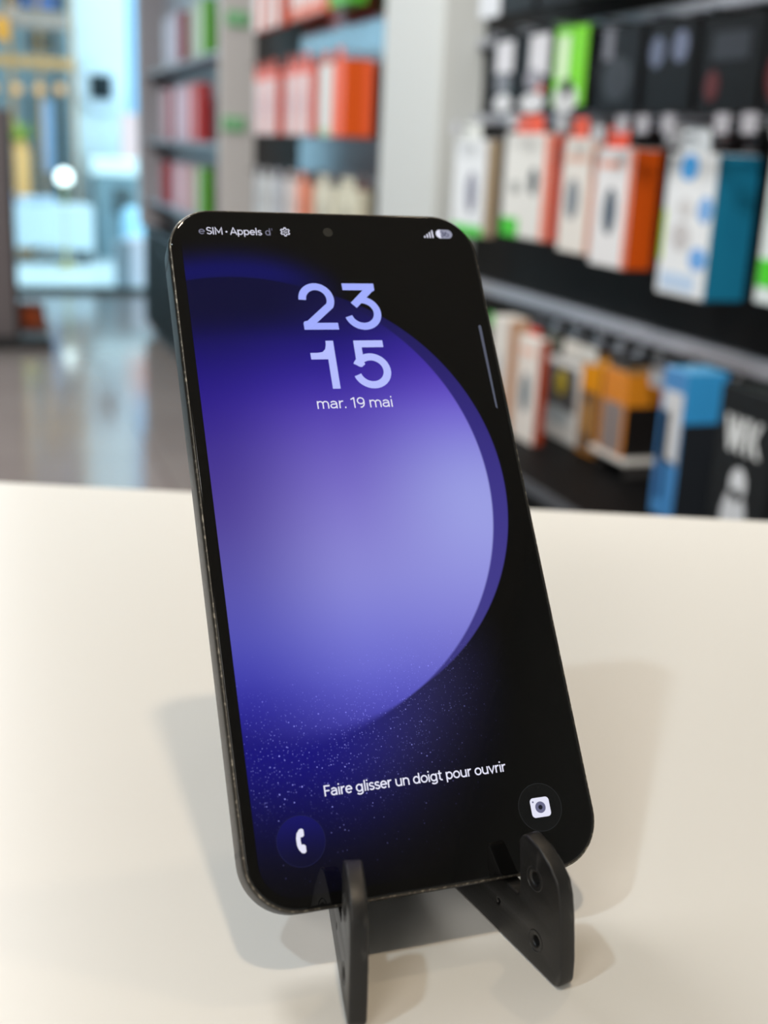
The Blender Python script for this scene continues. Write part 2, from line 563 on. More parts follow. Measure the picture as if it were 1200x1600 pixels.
cab_m = principled('black_cabinet', lin((5, 5, 6)), 0.6, 0, 1.2)
for (y0, y1, x0, lab) in ((0.45, 2.55, 0.80, 'low black cabinet under the near wall display'),
                          (2.95, 4.785, 0.99, 'low black cabinet under the middle wall display'),
                          (4.82, 7.12, 0.985, 'low dark cabinet under the grey shelves by the window')):
    t = thing('base_cabinet', lab, 'cabinet', ((x0 + 1.12) / 2, (y0 + y1) / 2, FLOOR))
    part('body', one(x0 + 0.015, 1.118, y0, y1, FLOOR + 0.06, -0.352), cab_m, t)
    part('top', one(x0, 1.118, y0, y1, -0.352, -0.331, 0.003), cab_m, t)
    part('plinth', one(x0 + 0.05, 1.118, y0, y1, FLOOR, FLOOR + 0.06), m_black_matt, t)
    part('edge_strip', one(x0 - 0.004, x0, y0, y1, -0.350, -0.333), principled('dull_edge_metal', lin((96, 98, 104)), 0.45, 0.6), t)
    n = max(2, int(round((y1 - y0) / 0.6)))
    for k in range(n):
        a = y0 + (y1 - y0) * k / n + 0.004
        c = y0 + (y1 - y0) * (k + 1) / n - 0.004
        d = part('door', one(x0, x0 + 0.015, a, c, FLOOR + 0.065, -0.356), cab_m, t)
        hb = one(x0 - 0.018, x0, (a + c) / 2 - 0.06, (a + c) / 2 + 0.06, -0.42, -0.41, 0.003)
        for v in hb.verts:
            v.co -= t.location
        obj('handle', hb, m_chrome, d)


def hook(bay, xf, y, z, tagc=(225, 228, 232), tw=0.04):
    """peg that carries a hanging pack, with a price tag at its tip"""
    b = bmesh.new()
    add_rod(b, (PX, y, z), (xf - 0.035, y, z), 0.0028, 8)
    add_box(b, PX - 0.006, PX, y - 0.012, y + 0.012, z - 0.02, z + 0.012)
    o = part('hook', b, m_chrome, bay)
    if tagc:
        tb = one(xf - 0.037, xf - 0.035, y - tw / 2, y + tw / 2, z - 0.012, z + 0.014)
        for v in tb.verts:
            v.co -= bay.location
        obj('price_tag', tb, card(tagc), o)


def pack(label, y0, y1, xf, xb, zb, zt, front, side, prints=(), group=None, tab=None, hook_bay=None,
         tagc=(180, 181, 186), name='product_box', cat='box', top=None, bev=0.0012):
    """carton seen from its front (towards -x) and its near side (towards -y)"""
    yc, xc = (y0 + y1) / 2, (xf + xb) / 2
    w, d, hh = y1 - y0, xb - xf, zt - zb
    b = one(-d / 2, d / 2, -w / 2, w / 2, 0, hh, bev, 1)
    b.normal_update()
    for f in b.faces:
        if f.normal.x < -0.7:
            f.material_index = 0
        elif f.normal.z > 0.7:
            f.material_index = 2
        else:
            f.material_index = 1
    o = obj(name, b, [card(front), card(side), card(top or front)], None, (xc, yc, zb))
    tag(o, label, cat, group)
    if tab:
        tb = bmesh.new()
        add_prism(tb, [(-w * 0.30, 0), (w * 0.30, 0), (w * 0.26, 0.032), (-w * 0.26, 0.032)], -d / 2 + 0.001, -d / 2 + 0.0022, 'x')
        for v in tb.verts:
            v.co.z += hh
        obj('hang_tab', tb, card(tab), o)
    for p in prints:
        kind, u, v, ru, rv, col = p[:6]          # u: 0 = far edge .. 1 = near edge ; v: 0 bottom .. 1 top
        cy, cz = (0, 0) if kind == 'poly' else (w / 2 - u * w, v * hh)
        pb = bmesh.new()
        if kind == 'oval':
            add_prism(pb, oval(cy, cz, ru * w, rv * hh), -d / 2 - 0.0008, -d / 2, 'x')
        elif kind == 'rect':
            add_prism(pb, [(cy - ru * w, cz - rv * hh), (cy + ru * w, cz - rv * hh), (cy + ru * w, cz + rv * hh), (cy - ru * w, cz + rv * hh)],
                      -d / 2 - 0.0006, -d / 2, 'x')
        elif kind == 'side':                    # print on the near side
            add_prism(pb, [(-d / 2 + u * d - ru * d, cz - rv * hh), (-d / 2 + u * d + ru * d, cz - rv * hh),
                           (-d / 2 + u * d + ru * d, cz + rv * hh), (-d / 2 + u * d - ru * d, cz + rv * hh)],
                      -w / 2 - 0.0006, -w / 2, 'y')
        elif kind == 'poly':
            add_prism(pb, [(w / 2 - a * w, c * hh) for a, c in u], -d / 2 - 0.0008, -d / 2, 'x')
            col = v
        obj('printed_panel', pb, card(col), o)
    if hook_bay is not None:
        hook(hook_bay, xf, yc, zt + 0.020 if tab else zt + 0.004, tagc)
    return o


W_ = (226, 226, 222)
OR = (214, 84, 10)
RO = (216, 70, 40)
# --- near bay, middle row (below the middle rail)
g = 'boxes hanging under the middle rail of the near display'
pack('white box with kraft brown side and green foot beside the white pier', 2.275, 2.442, 1.0, 1.030, -0.018, 0.173, (222, 226, 230), (176, 160, 134),
     [('oval', 0.60, 0.45, 0.16, 0.22, (132, 132, 150)), ('rect', 0.5, 0.05, 0.48, 0.05, (62, 200, 40))], g, (222, 226, 222), bay1)
pack('white box with green corner, dark device and thin orange side', 1.986, 2.185, 1.0, 1.031, -0.004, 0.186, W_, (206, 66, 36),
     [('oval', 0.66, 0.55, 0.09, 0.13, (66, 70, 78)), ('oval', 0.28, 0.48, 0.10, 0.06, (150, 152, 150)), ('rect', 0.20, 0.09, 0.19, 0.09, (70, 196, 44)),
      ('rect', 0.93, 0.5, 0.06, 0.49, (230, 120, 90))], g, (236, 92, 62), bay1)
pack('narrow white box with grey device print, second before the orange side box', 1.840, 1.939, 1.0, 1.021, -0.013, 0.179, (226, 222, 216), (222, 172, 150),
     [('oval', 0.45, 0.47, 0.24, 0.18, (128, 134, 142)), ('rect', 0.5, 0.82, 0.42, 0.03, (232, 190, 172))], g, (238, 96, 66), bay1)
pack('white box with dark oval device and wide bright orange side', 1.700, 1.818, 1.0, 1.050, -0.024, 0.164, (228, 228, 230), OR,
     [('oval', 0.48, 0.47, 0.17, 0.20, (70, 84, 100)), ('rect', 0.955, 0.5, 0.045, 0.49, (236, 120, 80)), ('rect', 0.4, 0.86, 0.30, 0.03, (236, 170, 150))], g, (240, 84, 52), bay1)
pack('white box with sky blue marks and wide blue side', 1.472, 1.598, 1.0, 1.071, -0.045, 0.160, (228, 232, 236), (26, 122, 158),
     [('oval', 0.45, 0.90, 0.18, 0.09, (66, 160, 232)), ('oval', 0.86, 0.62, 0.14, 0.09, (120, 170, 226)), ('oval', 0.82, 0.28, 0.18, 0.08, (110, 166, 228)),
      ('oval', 0.42, 0.42, 0.20, 0.10, (196, 194, 196)), ('oval', 0.45, 0.62, 0.16, 0.07, (206, 206, 208)), ('rect', 0.45, 0.10, 0.36, 0.06, (186, 208, 234)),
      ('rect', 0.03, 0.42, 0.03, 0.18, (176, 206, 40))], g, (206, 214, 220), bay1)
pack('white box with green foot at the edge of the picture', 1.225, 1.352, 1.0, 1.039, -0.030, 0.171, (216, 226, 226), (20, 84, 110),
     [('rect', 0.30, 0.20, 0.28, 0.09, (74, 204, 40)), ('oval', 0.2, 0.62, 0.12, 0.12, (176, 206, 196))], g, (210, 216, 220), bay1)
for y in (1.66, 1.60, 1.53, 1.40, 1.34):
    hook(bay1, 0.985, y, 0.196, (170, 169, 177), 0.030)

# --- near bay, packs between the upper and the middle rail
g = 'packs hanging under the upper rail of the near display'


def blister(label, y0, y1, zb, zt, back, prints, tagc=None):
    return pack(label, y0, y1, 1.0, 1.014, zb, zt, back, (24, 24, 26), prints, g, None, bay1, tagc, 'hanging_pack', 'pack')


blister('black and white pack nearest the white pier', 2.164, 2.278, 0.221, 0.365, (24, 24, 27),
        [('rect', 0.52, 0.72, 0.34, 0.20, (206, 206, 212)), ('oval', 0.55, 0.14, 0.36, 0.12, (206, 208, 212)), ('oval', 0.5, 0.40, 0.30, 0.14, (120, 122, 130)),
         ('rect', 0.66, 0.34, 0.12, 0.05, (120, 170, 176))])
blister('black and white pack between the first pack and the green one', 2.020, 2.148, 0.219, 0.365, (24, 24, 27),
        [('rect', 0.62, 0.70, 0.30, 0.24, (212, 212, 218)), ('oval', 0.5, 0.14, 0.40, 0.12, (212, 214, 218)), ('oval', 0.5, 0.42, 0.28, 0.12, (150, 148, 158)),
         ('rect', 0.72, 0.30, 0.12, 0.05, (214, 120, 100))])
blister('bright green pack with white round foot under the upper rail', 1.889, 2.006, 0.231, 0.360, (120, 214, 20),
        [('rect', 0.28, 0.62, 0.18, 0.28, (214, 236, 200)), ('oval', 0.45, 0.10, 0.38, 0.20, (206, 208, 210)), ('oval', 0.50, 0.24, 0.16, 0.12, (50, 54, 54))])
blister('dark grey pack with pale upper corner next to the green pack', 1.715, 1.842, 0.215, 0.350, (20, 20, 24),
        [('rect', 0.22, 0.80, 0.12, 0.18, (112, 112, 122)), ('oval', 0.5, 0.4, 0.36, 0.25, (44, 44, 50))])
blister('dark pack with two blue grey ovals', 1.565, 1.692, 0.213, 0.345, (18, 18, 21),
        [('oval', 0.22, 0.68, 0.16, 0.17, (96, 104, 128)), ('oval', 0.72, 0.72, 0.16, 0.17, (104, 112, 138))])
blister('dark pack with small dark red marks', 1.405, 1.544, 0.211, 0.340, (17, 17, 19),
        [('oval', 0.24, 0.30, 0.12, 0.16, (84, 24, 26)), ('rect', 0.5, 0.70, 0.3, 0.14, (40, 42, 50))])
blister('dark pack with dark red print at the edge of the picture', 1.250, 1.390, 0.211, 0.340, (17, 16, 18),
        [('oval', 0.22, 0.36, 0.20, 0.26, (82, 14, 18))])
# above the upper rail
g2 = 'dark packs above the upper rail'
for k, (y0, y1, c, lab) in enumerate(((2.26, 2.36, (206, 210, 216), 'pale pack above the upper rail beside the white pier'),
                                      (2.11, 2.25, (22, 22, 25), 'black pack above the upper rail over the black and white packs'),
                                      (1.94, 2.09, (26, 26, 30), 'black pack above the upper rail over the green pack'),
                                      (1.77, 1.92, (30, 30, 34), 'dark pack above the upper rail over the grey cornered pack'))):
    pack(lab, y0, y1, 1.0, 1.02, 0.402, 0.56, c, (20, 20, 22), [('rect', 0.5, 0.6, 0.3, 0.2, tuple(min(255, int(v * 1.3)) for v in c))], g2, None, bay1,
         None, 'hanging_pack', 'pack')

# --- near bay, standing on the black cabinet
g = 'boxes standing on the near black cabinet'
ZC = -0.331
pack('white box with beige side seen past the edge of the phone', 1.868, 1.935, 0.885, 0.925, ZC, -0.128, (218, 214, 208), (190, 150, 122),
     [('oval', 0.5, 0.5, 0.2, 0.2, (176, 176, 180))], g)
pack('white box with dark teal oval and red brown side', 1.774, 1.858, 0.90, 0.920, ZC, -0.150, (224, 218, 212), (168, 66, 36),
     [('oval', 0.5, 0.47, 0.20, 0.19, (84, 104, 116)), ('rect', 0.5, 0.86, 0.3, 0.03, (232, 186, 168))], g)
pack('white box with black and yellow picture', 1.745, 1.879, 0.97, 1.03, ZC, -0.191, (222, 224, 222), (210, 212, 208),
     [('rect', 0.45, 0.66, 0.42, 0.27, (84, 86, 88)), ('oval', 0.46, 0.72, 0.14, 0.16, (196, 176, 30)), ('oval', 0.42, 0.30, 0.34, 0.12, (176, 190, 196))], g)
pack('orange topped box with brown window beside the picture box', 1.674, 1.738, 0.965, 1.02, ZC, -0.176, (214, 140, 20), (84, 62, 46),
     [('rect', 0.5, 0.36, 0.44, 0.33, (108, 84, 64)), ('oval', 0.45, 0.40, 0.24, 0.2, (176, 132, 74))], g, top=(222, 150, 30))
o = pack('orange and black box between the brown window box and the blue topped box', 1.564, 1.640, 0.95, 1.03, ZC + 0.03, -0.168, (206, 126, 34), (26, 24, 24),
         [('rect', 0.5, 0.32, 0.40, 0.30, (128, 118, 116)), ('side', 0.5, 0.80, 0.49, 0.19, (212, 132, 30))], g, top=(120, 90, 50))
t = thing('display_riser', 'white riser tray under the orange and black box', 'tray', (0.99, 1.60, ZC))
part('tray', one(0.945, 1.04, 1.545, 1.66, ZC + 0.022, ZC + 0.03, 0.002), card((196, 194, 190)), t)
part('foot', one(0.955, 1.03, 1.555, 1.56, ZC, ZC + 0.022), card((60, 58, 58)), t)
part('foot', one(0.955, 1.03, 1.64, 1.645, ZC, ZC + 0.022), card((60, 58, 58)), t)
pack('tall box with bright blue top band and white blue side', 1.335, 1.392, 0.90, 0.965, ZC, -0.123, (70, 130, 186), (34, 38, 44),
     [('rect', 0.55, 0.62, 0.40, 0.24, (200, 202, 206)), ('rect', 0.3, 0.42, 0.18, 0.3, (58, 110, 170)), ('rect', 0.62, 0.22, 0.3, 0.18, (64, 128, 186)),
      ('side', 0.5, 0.83, 0.49, 0.165, (54, 152, 216))], g, top=(96, 166, 214))
o = pack('black box with white lettering and pale figure', 1.115, 1.228, 0.88, 0.955, ZC, -0.113, (28, 30, 32), (24, 26, 28), [
    ('oval', 0.48, 0.24, 0.22, 0.20, (196, 200, 206)), ('oval', 0.50, 0.46, 0.14, 0.10, (206, 210, 216)), ('oval', 0.30, 0.10, 0.26, 0.10, (180, 186, 192)),
    ('oval', 0.74, 0.14, 0.20, 0.12, (176, 182, 190)),
    ('poly', [(0.16, .84), (0.23, .84), (0.28, .72), (0.33, .84), (0.38, .84), (0.43, .72), (0.46, .84), (0.52, .84), (0.45, .64), (0.40, .64), (0.355, .75), (0.31, .64), (0.25, .64)],
     (214, 218, 220), 0, 0, 0),
    ('poly', [(0.55, .64), (0.55, .84), (0.61, .84), (0.61, .64)], (214, 218, 220), 0, 0, 0),
    ('poly', [(0.62, .74), (0.72, .84), (0.79, .84), (0.69, .74), (0.80, .64), (0.73, .64)], (214, 218, 220), 0, 0, 0)], g)
# tags along the lower rail
for k, (y, c) in enumerate(((2.10, (70, 190, 60)), (2.02, (84, 196, 70)), (1.93, (226, 84, 56)), (1.85, (96, 100, 88)), (1.78, (214, 214, 208)), (1.72, (206, 208, 204)),
                            (1.62, (60, 60, 60)), (1.50, (150, 154, 160)))):
    hook(bay1, 1.0, y, -0.165, c, 0.055)

# --- middle bay (orange row)
g = 'orange and white boxes in the row across the middle display'
order = ('first', 'second', 'third', 'fourth', 'fifth', 'sixth')
edges = [(4.25, 4.35, False), (4.14, 4.24, False), (4.031, 4.131, True), (3.82, 3.911, False), (3.72, 3.81, False), (3.61, 3.71, True)]
for k, (y0, y1, end) in enumerate(edges):
    pack('white box with red edges, %s from the far end of the orange row' % order[k], y0, y1, 1.0, 1.031, 0.178, 0.384, (222, 206, 206), (206, 62, 28),
         [('rect', 0.5, 0.93, 0.48, 0.06, (230, 96, 70)), ('rect', 0.88, 0.45, 0.10, 0.42, (226, 150, 140)), ('oval', 0.4, 0.45, 0.18, 0.2, (196, 180, 188))],
         g, (226, 90, 64), bay2, None)
pack('white box with pale green foot beside the large orange box', 3.40, 3.52, 1.0, 1.03, 0.175, 0.372, (214, 220, 218), (226, 206, 200),
     [('rect', 0.5, 0.06, 0.48, 0.05, (170, 204, 170))], g, (226, 110, 80), bay2, None)
pack('large all orange box at the near end of the orange row', 3.27, 3.375, 1.0, 1.085, 0.176, 0.377, (232, 96, 56), (206, 78, 8),
     [('side', 0.84, 0.5, 0.15, 0.48, (222, 88, 46))], g, (230, 92, 50), bay2, None)
g = 'boxes along the top row of the middle display'
for k, (y0, y1) in enumerate(((4.28, 4.39), (4.13, 4.24), (3.99, 4.10))):
    pack('white and orange box, %s from the far end of the top row' % order[k], y0, y1, 1.0, 1.032, 0.518, 0.70, (222, 212, 208), (214, 76, 36),
         [('rect', 0.9, 0.5, 0.09, 0.48, (224, 104, 70))], g, (222, 200, 196), bay2, None)
for k, (y0, y1) in enumerate(((3.75, 3.865), (3.62, 3.73), (3.50, 3.60))):
    pack('white and orange box, %s from the far end of the top row' % order[k + 3], y0, y1, 1.0, 1.03, 0.516, 0.69, (226, 206, 200), (222, 80, 40),
         [('rect', 0.5, 0.10, 0.46, 0.08, (226, 120, 90))], g, (222, 200, 196), bay2, None)
pack('green ended box at the near end of the top row', 3.258, 3.44, 1.0, 1.054, 0.517, 0.68, (92, 176, 60), (76, 164, 40), (), g, (222, 210, 206), bay2, None)
g = 'pale boxes in the lowest row of the middle display'
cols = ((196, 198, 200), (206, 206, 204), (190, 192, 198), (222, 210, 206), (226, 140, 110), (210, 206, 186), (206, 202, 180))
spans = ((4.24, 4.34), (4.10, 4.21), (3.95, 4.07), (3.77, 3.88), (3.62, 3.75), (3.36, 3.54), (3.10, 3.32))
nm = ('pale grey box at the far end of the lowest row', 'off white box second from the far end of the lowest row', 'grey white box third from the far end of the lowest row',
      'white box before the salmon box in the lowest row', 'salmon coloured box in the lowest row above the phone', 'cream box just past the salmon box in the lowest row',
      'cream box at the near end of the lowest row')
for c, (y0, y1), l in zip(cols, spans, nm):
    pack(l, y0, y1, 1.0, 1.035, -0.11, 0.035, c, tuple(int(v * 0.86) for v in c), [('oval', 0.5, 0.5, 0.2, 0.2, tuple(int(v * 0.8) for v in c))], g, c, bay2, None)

# --- green shelf labels on the second pier
for (z, dx, lab) in ((0.599, 0.0, 'small green label high on the grey pier'), (0.215, -0.012, 'small green label lower on the grey pier')):
    o = obj('wall_label', one(0.985, 1.075, 4.780, 4.790, z - 0.028, z + 0.028, 0.004), card((104, 176, 118)), None, (dx, 0, 0))
    tag(o, lab, 'label')
    obj('label_insert', one(0.995, 1.065, 4.778, 4.780, z - 0.012, z + 0.012), card((150, 200, 158)), o)

# --- bay with red boxes
g = 'boxes on the grey shelves by the window'
RED, PINK, GRN = (134, 8, 8), (206, 188, 200), (74, 148, 10)
pos = ('far end', 'second place from the far end', 'middle', 'second place from the near end', 'near end')
# shelf rows: list of (y0, y1, front, side)
rows = (
    ('top', 0.495, 0.725, ((6.28, 6.42, (176, 180, 194), (150, 150, 160), 'pale grey lilac box at the far end of the top shelf'),
                           (6.11, 6.25, (180, 180, 196), (150, 150, 160), 'lilac white box next to the far end of the top shelf'),
                           (5.938, 6.08, (190, 176, 190), RED, 'box with dark red side on the top shelf'),
                           (5.56, 5.665, (176, 190, 180), (190, 196, 190), 'pale green white box on the top shelf'),
                           (5.327, 5.45, (170, 200, 160), GRN, 'box with bright green side at the near end of the top shelf'))),
    ('mid', 0.145, 0.392, ((6.40, 6.52, (176, 150, 158), (176, 150, 158), 'pinkish box at the far end of the middle shelf'),
                           (6.259, 6.38, (190, 150, 158), (150, 30, 30), 'box with thin red side on the middle shelf'),
                           (5.99, 6.10, PINK, (190, 160, 170), 'pale pink box on the middle shelf behind the white pink ones'),
                           (5.85, 5.96, (200, 192, 210), (190, 150, 160), 'lilac pink box in the middle of the middle shelf'),
                           (5.67, 5.80, (206, 170, 182), (196, 120, 124), 'rose striped box on the middle shelf'),
                           (5.46, 5.60, (196, 110, 112), (160, 18, 14), 'box with broad red side at the near end of the middle shelf'))),
    ('low', -0.175, 0.035, ((6.405, 6.56, (150, 40, 44), (160, 22, 24), 'dark red box at the far end of the low shelf'),
                            (6.02, 6.14, PINK, (196, 150, 156), 'pale pink box next to the dark red one on the low shelf'),
                            (5.84, 5.98, (206, 168, 176), (196, 140, 146), 'rose pink box in the middle of the low shelf'),
                            (5.62, 5.74, (196, 180, 184), (190, 130, 120), 'greyish pink box beside the green one on the low shelf'),
                            (5.40, 5.533, (170, 190, 160), GRN, 'box with bright green side at the near end of the low shelf'))),
)
for nm_, zb, zt, lst in rows:
    for (y0, y1, fr_, sd, lab) in lst:
        xb = 1.055 if sd in (RED, GRN, (160, 18, 14), (160, 22, 24)) else 1.04
        pack(lab, y0, y1, 1.0, xb, zb, zt, fr_, sd, [('rect', 0.5, 0.5, 0.3, 0.3, tuple(min(255, int(v * 1.08)) for v in fr_))], g)

# ------------------------------------------------------------------ counter
m_counter = principled('cream_white_laminate', lin((231, 229, 224)), 0.34)
h = NT(m_counter)
tc = h.n('ShaderNodeTexCoord')
nz = h.n('ShaderNodeTexNoise')
nz.inputs['Scale'].default_value = 260
nz.inputs['Detail'].default_value = 3
h.put(nz.inputs['Vector'], tc.outputs['Object'])
bp = h.n('ShaderNodeBump')
bp.inputs['Strength'].default_value = 0.03
bp.inputs['Distance'].default_value = 0.0005
h.put(bp.inputs['Height'], nz.outputs['Fac'])
h.put(m_counter.node_tree.nodes['Principled BSDF'].inputs['Normal'], bp.outputs['Normal'])
ct = thing('counter', 'cream white shop counter the phone stands on', 'counter', (0.16, 0.458, FLOOR))
ct.rotation_euler = (0, 0, math.atan2(-0.354, 0.935))
CH = -FLOOR
obj('worktop', one(-1.3, 0.60, -0.80, 0.0, CH - 0.04, CH, 0.0025, 3), m_counter, ct)
obj('front_panel', one(-1.27, 0.57, -0.06, -0.03, 0.0, CH - 0.04), m_counter, ct)
obj('side_panel', one(-1.27, -1.24, -0.77, -0.06, 0.0, CH - 0.04), m_counter, ct)
obj('side_panel', one(0.54, 0.57, -0.77, -0.06, 0.0, CH - 0.04), m_counter, ct)

# ------------------------------------------------------------------ phone stand
m_stand = principled('black_moulded_plastic', lin((44, 43, 43)), 0.42)
h = NT(m_stand)
tc = h.n('ShaderNodeTexCoord')
nz = h.n('ShaderNodeTexNoise')
nz.inputs['Scale'].default_value = 2200
nz.inputs['Detail'].default_value = 2
h.put(nz.inputs['Vector'], tc.outputs['Object'])
bp = h.n('ShaderNodeBump')
bp.inputs['Strength'].default_value = 0.15
bp.inputs['Distance'].default_value = 0.0002
h.put(bp.inputs['Height'], nz.outputs['Fac'])
# pale scuffs worn into the plastic
sc = h.n('ShaderNodeMapping')
sc.inputs['Scale'].default_value = (320, 70, 320)
sc.inputs['Rotation'].default_value = (0.3, 0.2, 0.5)
h.put(sc.inputs['Vector'], tc.outputs['Object'])
n2 = h.n('ShaderNodeTexNoise')
n2.inputs['Scale'].default_value = 1.0
n2.inputs['Detail'].default_value = 4
h.put(n2.inputs['Vector'], sc.outputs['Vector'])
bs = m_stand.node_tree.nodes['Principled BSDF']
h.put(bs.inputs['Base Color'], h.mix(h.smooth(n2.outputs['Fac'], 0.60, 0.80), lin((27, 26, 26)), lin((74, 72, 70))))
h.put(bs.inputs['Normal'], bp.outputs['Normal'])

HINGE = (0.0741, 0.2624)
stand = thing('phone_stand', 'black folding plastic stand holding up the phone', 'stand', (HINGE[0], HINGE[1], 0))


def arc(cx, cy, rx, ry, a0, a1, n=14):
    return [(cx + rx * math.cos(math.radians(a0 + (a1 - a0) * k / n)), cy + ry * math.sin(math.radians(a0 + (a1 - a0) * k / n))) for k in range(n + 1)]


# outline of one plate in mm: u runs back from the front foot, v is the height
plate_pts = ([(1.6, 0.0)] + arc(1.2, 1.6, 1.6, 1.6, 255, 180, 6) + [(-0.3, 5), (0.3, 9.2), (1.0, 13.6)] +
             [(1.9, 17.4), (3.0, 19.7), (5.4, 21.6), (8.6, 23.0)] + arc(12.0, 21.6, 1.9, 1.9, 88, 0, 7) +
             [(13.2, 17.6), (12.6, 13.4)] + arc(13.9, 11.9, 1.5, 1.5, 180, 268, 6) + [(16.0, 10.5), (18.2, 10.7), (22.15, 8.2)] +
             [(22.15 + 0.612 * 74, 8.2 + 0.799 * 74)] + [(69.0, 68.4), (71.5, 68.2), (73.5, 66.0), (103.5, 16.0), (105.6, 12.0), (106.5, 9.0), (106.5, 0.0)])


def plate(side):
    cu = bpy.data.curves.new('plate', 'CURVE')
    cu.dimensions = '2D'
    cu.fill_mode = 'BOTH'
    cu.extrude = 0.0011
    cu.bevel_depth = 0.00055
    cu.bevel_resolution = 3

    def spline(pts):
        s = cu.splines.new('POLY')
        s.points.add(len(pts) - 1)
        for p, q in zip(s.points, pts):
            p.co = (q[0] / 1000, q[1] / 1000, 0, 1)
        s.use_cyclic_u = True
    inset = plate_pts
    spline(inset)
    for (cx, cy, r) in ((8.8, 17.1, 1.75), (6.9, 5.0, 1.5), (19.1, 5.8, 1.0), (60.0, 40.0, 2.0)):
        spline(arc(cx, cy, r, r, 0, 345, 23))
    tmp = bpy.data.objects.new('tmp', cu)
    C.objects.link(tmp)
    bpy.context.view_layer.update()
    me = bpy.data.meshes.new_from_object(tmp.evaluated_get(bpy.context.evaluated_depsgraph_get()))
    bpy.data.objects.remove(tmp)
    # raised rims around the screw holes
    b = bmesh.new()
    b.from_mesh(me)
    for (cx, cy, r) in ((8.8, 17.1, 1.75), (6.9, 5.0, 1.5)):
        for zz in (-0.00165, 0.00165):
            n = 28
            for k in range(n):
                a0, a1 = 2 * PI * k / n, 2 * PI * (k + 1) / n
                q = []
                for rr_, w in ((r - 0.05, 0.6), (r + 0.55, 1.06), (r + 0.75, 0.98)):
                    q.append([(cx / 1000 + rr_ / 1000 * math.cos(a), cy / 1000 + rr_ / 1000 * math.sin(a), zz * w) for a in (a0, a1)])
                for i in range(2):
                    b.faces.new([b.verts.new(q[i][0]), b.verts.new(q[i][1]), b.verts.new(q[i + 1][1]), b.verts.new(q[i + 1][0])])
    bmesh.ops.remove_doubles(b, verts=b.verts[:], dist=1e-6)
    b.to_mesh(me)
    b.free()
    me.name = 'side_plate'
    me.materials.clear()
    me.materials.append(m_stand)
    for p in me.polygons:
        p.use_smooth = True
    me.set_sharp_from_angle(angle=math.radians(38))
    o = bpy.data.objects.new('side_plate', me)
    C.objects.link(o)
    o.parent = stand
    return o


for side, foot in ((1, (0.0933, 0.1565)), (-1, (0.0541, 0.1575))):
    o = plate(side)
    d = Vector((HINGE[0] - foot[0], HINGE[1] - foot[1], 0)).normalized()
    nrm = Vector((0, 0, 1)).cross(d)                     # points to the left face
    nrm.normalize()
    # local x = along the plate, local y = up, local z = x cross y
    z = d.cross(Vector((0, 0, 1)))
    mw = Matrix(((d.x, 0, z.x, 0), (d.y, 0, z.y, 0), (0, 1, 0, 0), (0, 0, 0, 1)))
    base = Vector((foot[0], foot[1], 0)) + z * 0.00165 + Vector((0, 0, 0.00055)) - d * 0.0
    mw.translation = base - stand.location
    o.matrix_local = mw
b = bmesh.new()
add_rod(b, (0.0016, 0.002, 0.0), (0.0016, 0.002, 0.014), 0.0032, 16)
obj('hinge_pin', b, m_stand, stand)

# ------------------------------------------------------------------ the phone
PA = math.acos(0.60181)                      # lean of the phone, from lying flat
phone = thing('smartphone', 'dark grey smartphone leaning on the black stand, lit purple lock screen', 'phone', (0.0758, 0.1730, 0.0131))
phone.rotation_euler = (PA, 0, 0)
HY = 72.85                                   # mm from the bottom of the front glass to its centre


def rrect(w, hgt, r, n=10, cx=0.0, cy=0.0):
    p = []
    for (sx, sy, a) in ((1, 1, 0), (-1, 1, 90), (-1, -1, 180), (1, -1, 270)):
        p += arc(cx + sx * (w / 2 - r), cy + sy * (hgt / 2 - r), r, r, a, a + 90, n)
    return p


MM = 0.001


def loft(rings, cap=True):
    b = bmesh.new()
    vr = [[b.verts.new((x * MM, (y + HY) * MM, z * MM)) for x, y in pts] for pts, z in rings]
    for a, c in zip(vr, vr[1:]):
        n = len(a)
        for k in range(n):
            f = b.faces.new((a[k], a[(k + 1) % n], c[(k + 1) % n], c[k]))
            f.smooth = True
    if cap:
        b.faces.new(vr[0])
        b.faces.new(list(reversed(vr[-1])))
    return b


m_frame = principled('graphite_metal', lin((92, 90, 88)), 0.34, 0.9)
h = NT(m_frame)
tc = h.n('ShaderNodeTexCoord')
sp = h.n('ShaderNodeSeparateXYZ')
h.put(sp.inputs[0], tc.outputs['Object'])
nz = h.n('ShaderNodeTexNoise')
nz.inputs['Scale'].default_value = 900
nz.inputs['Detail'].default_value = 5
h.put(nz.inputs['Vector'], tc.outputs['Object'])
edge = h.m('MULTIPLY', h.smooth(sp.outputs['Z'], -0.00042, -0.00012), h.smooth(sp.outputs['Z'], 0.00004, -0.00004))
wear = h.m('MULTIPLY', edge, h.m('ADD', 0.16, h.m('MULTIPLY', 0.84, h.smooth(nz.outputs['Fac'], 0.48, 0.68))))
bs = m_frame.node_tree.nodes['Principled BSDF']
h.put(bs.inputs['Base Color'], h.mix(wear, lin((56, 54, 52)), lin((166, 158, 144))))
h.put(bs.inputs['Roughness'], h.m('ADD', 0.38, h.m('MULTIPLY', nz.outputs['Fac'], 0.1)))

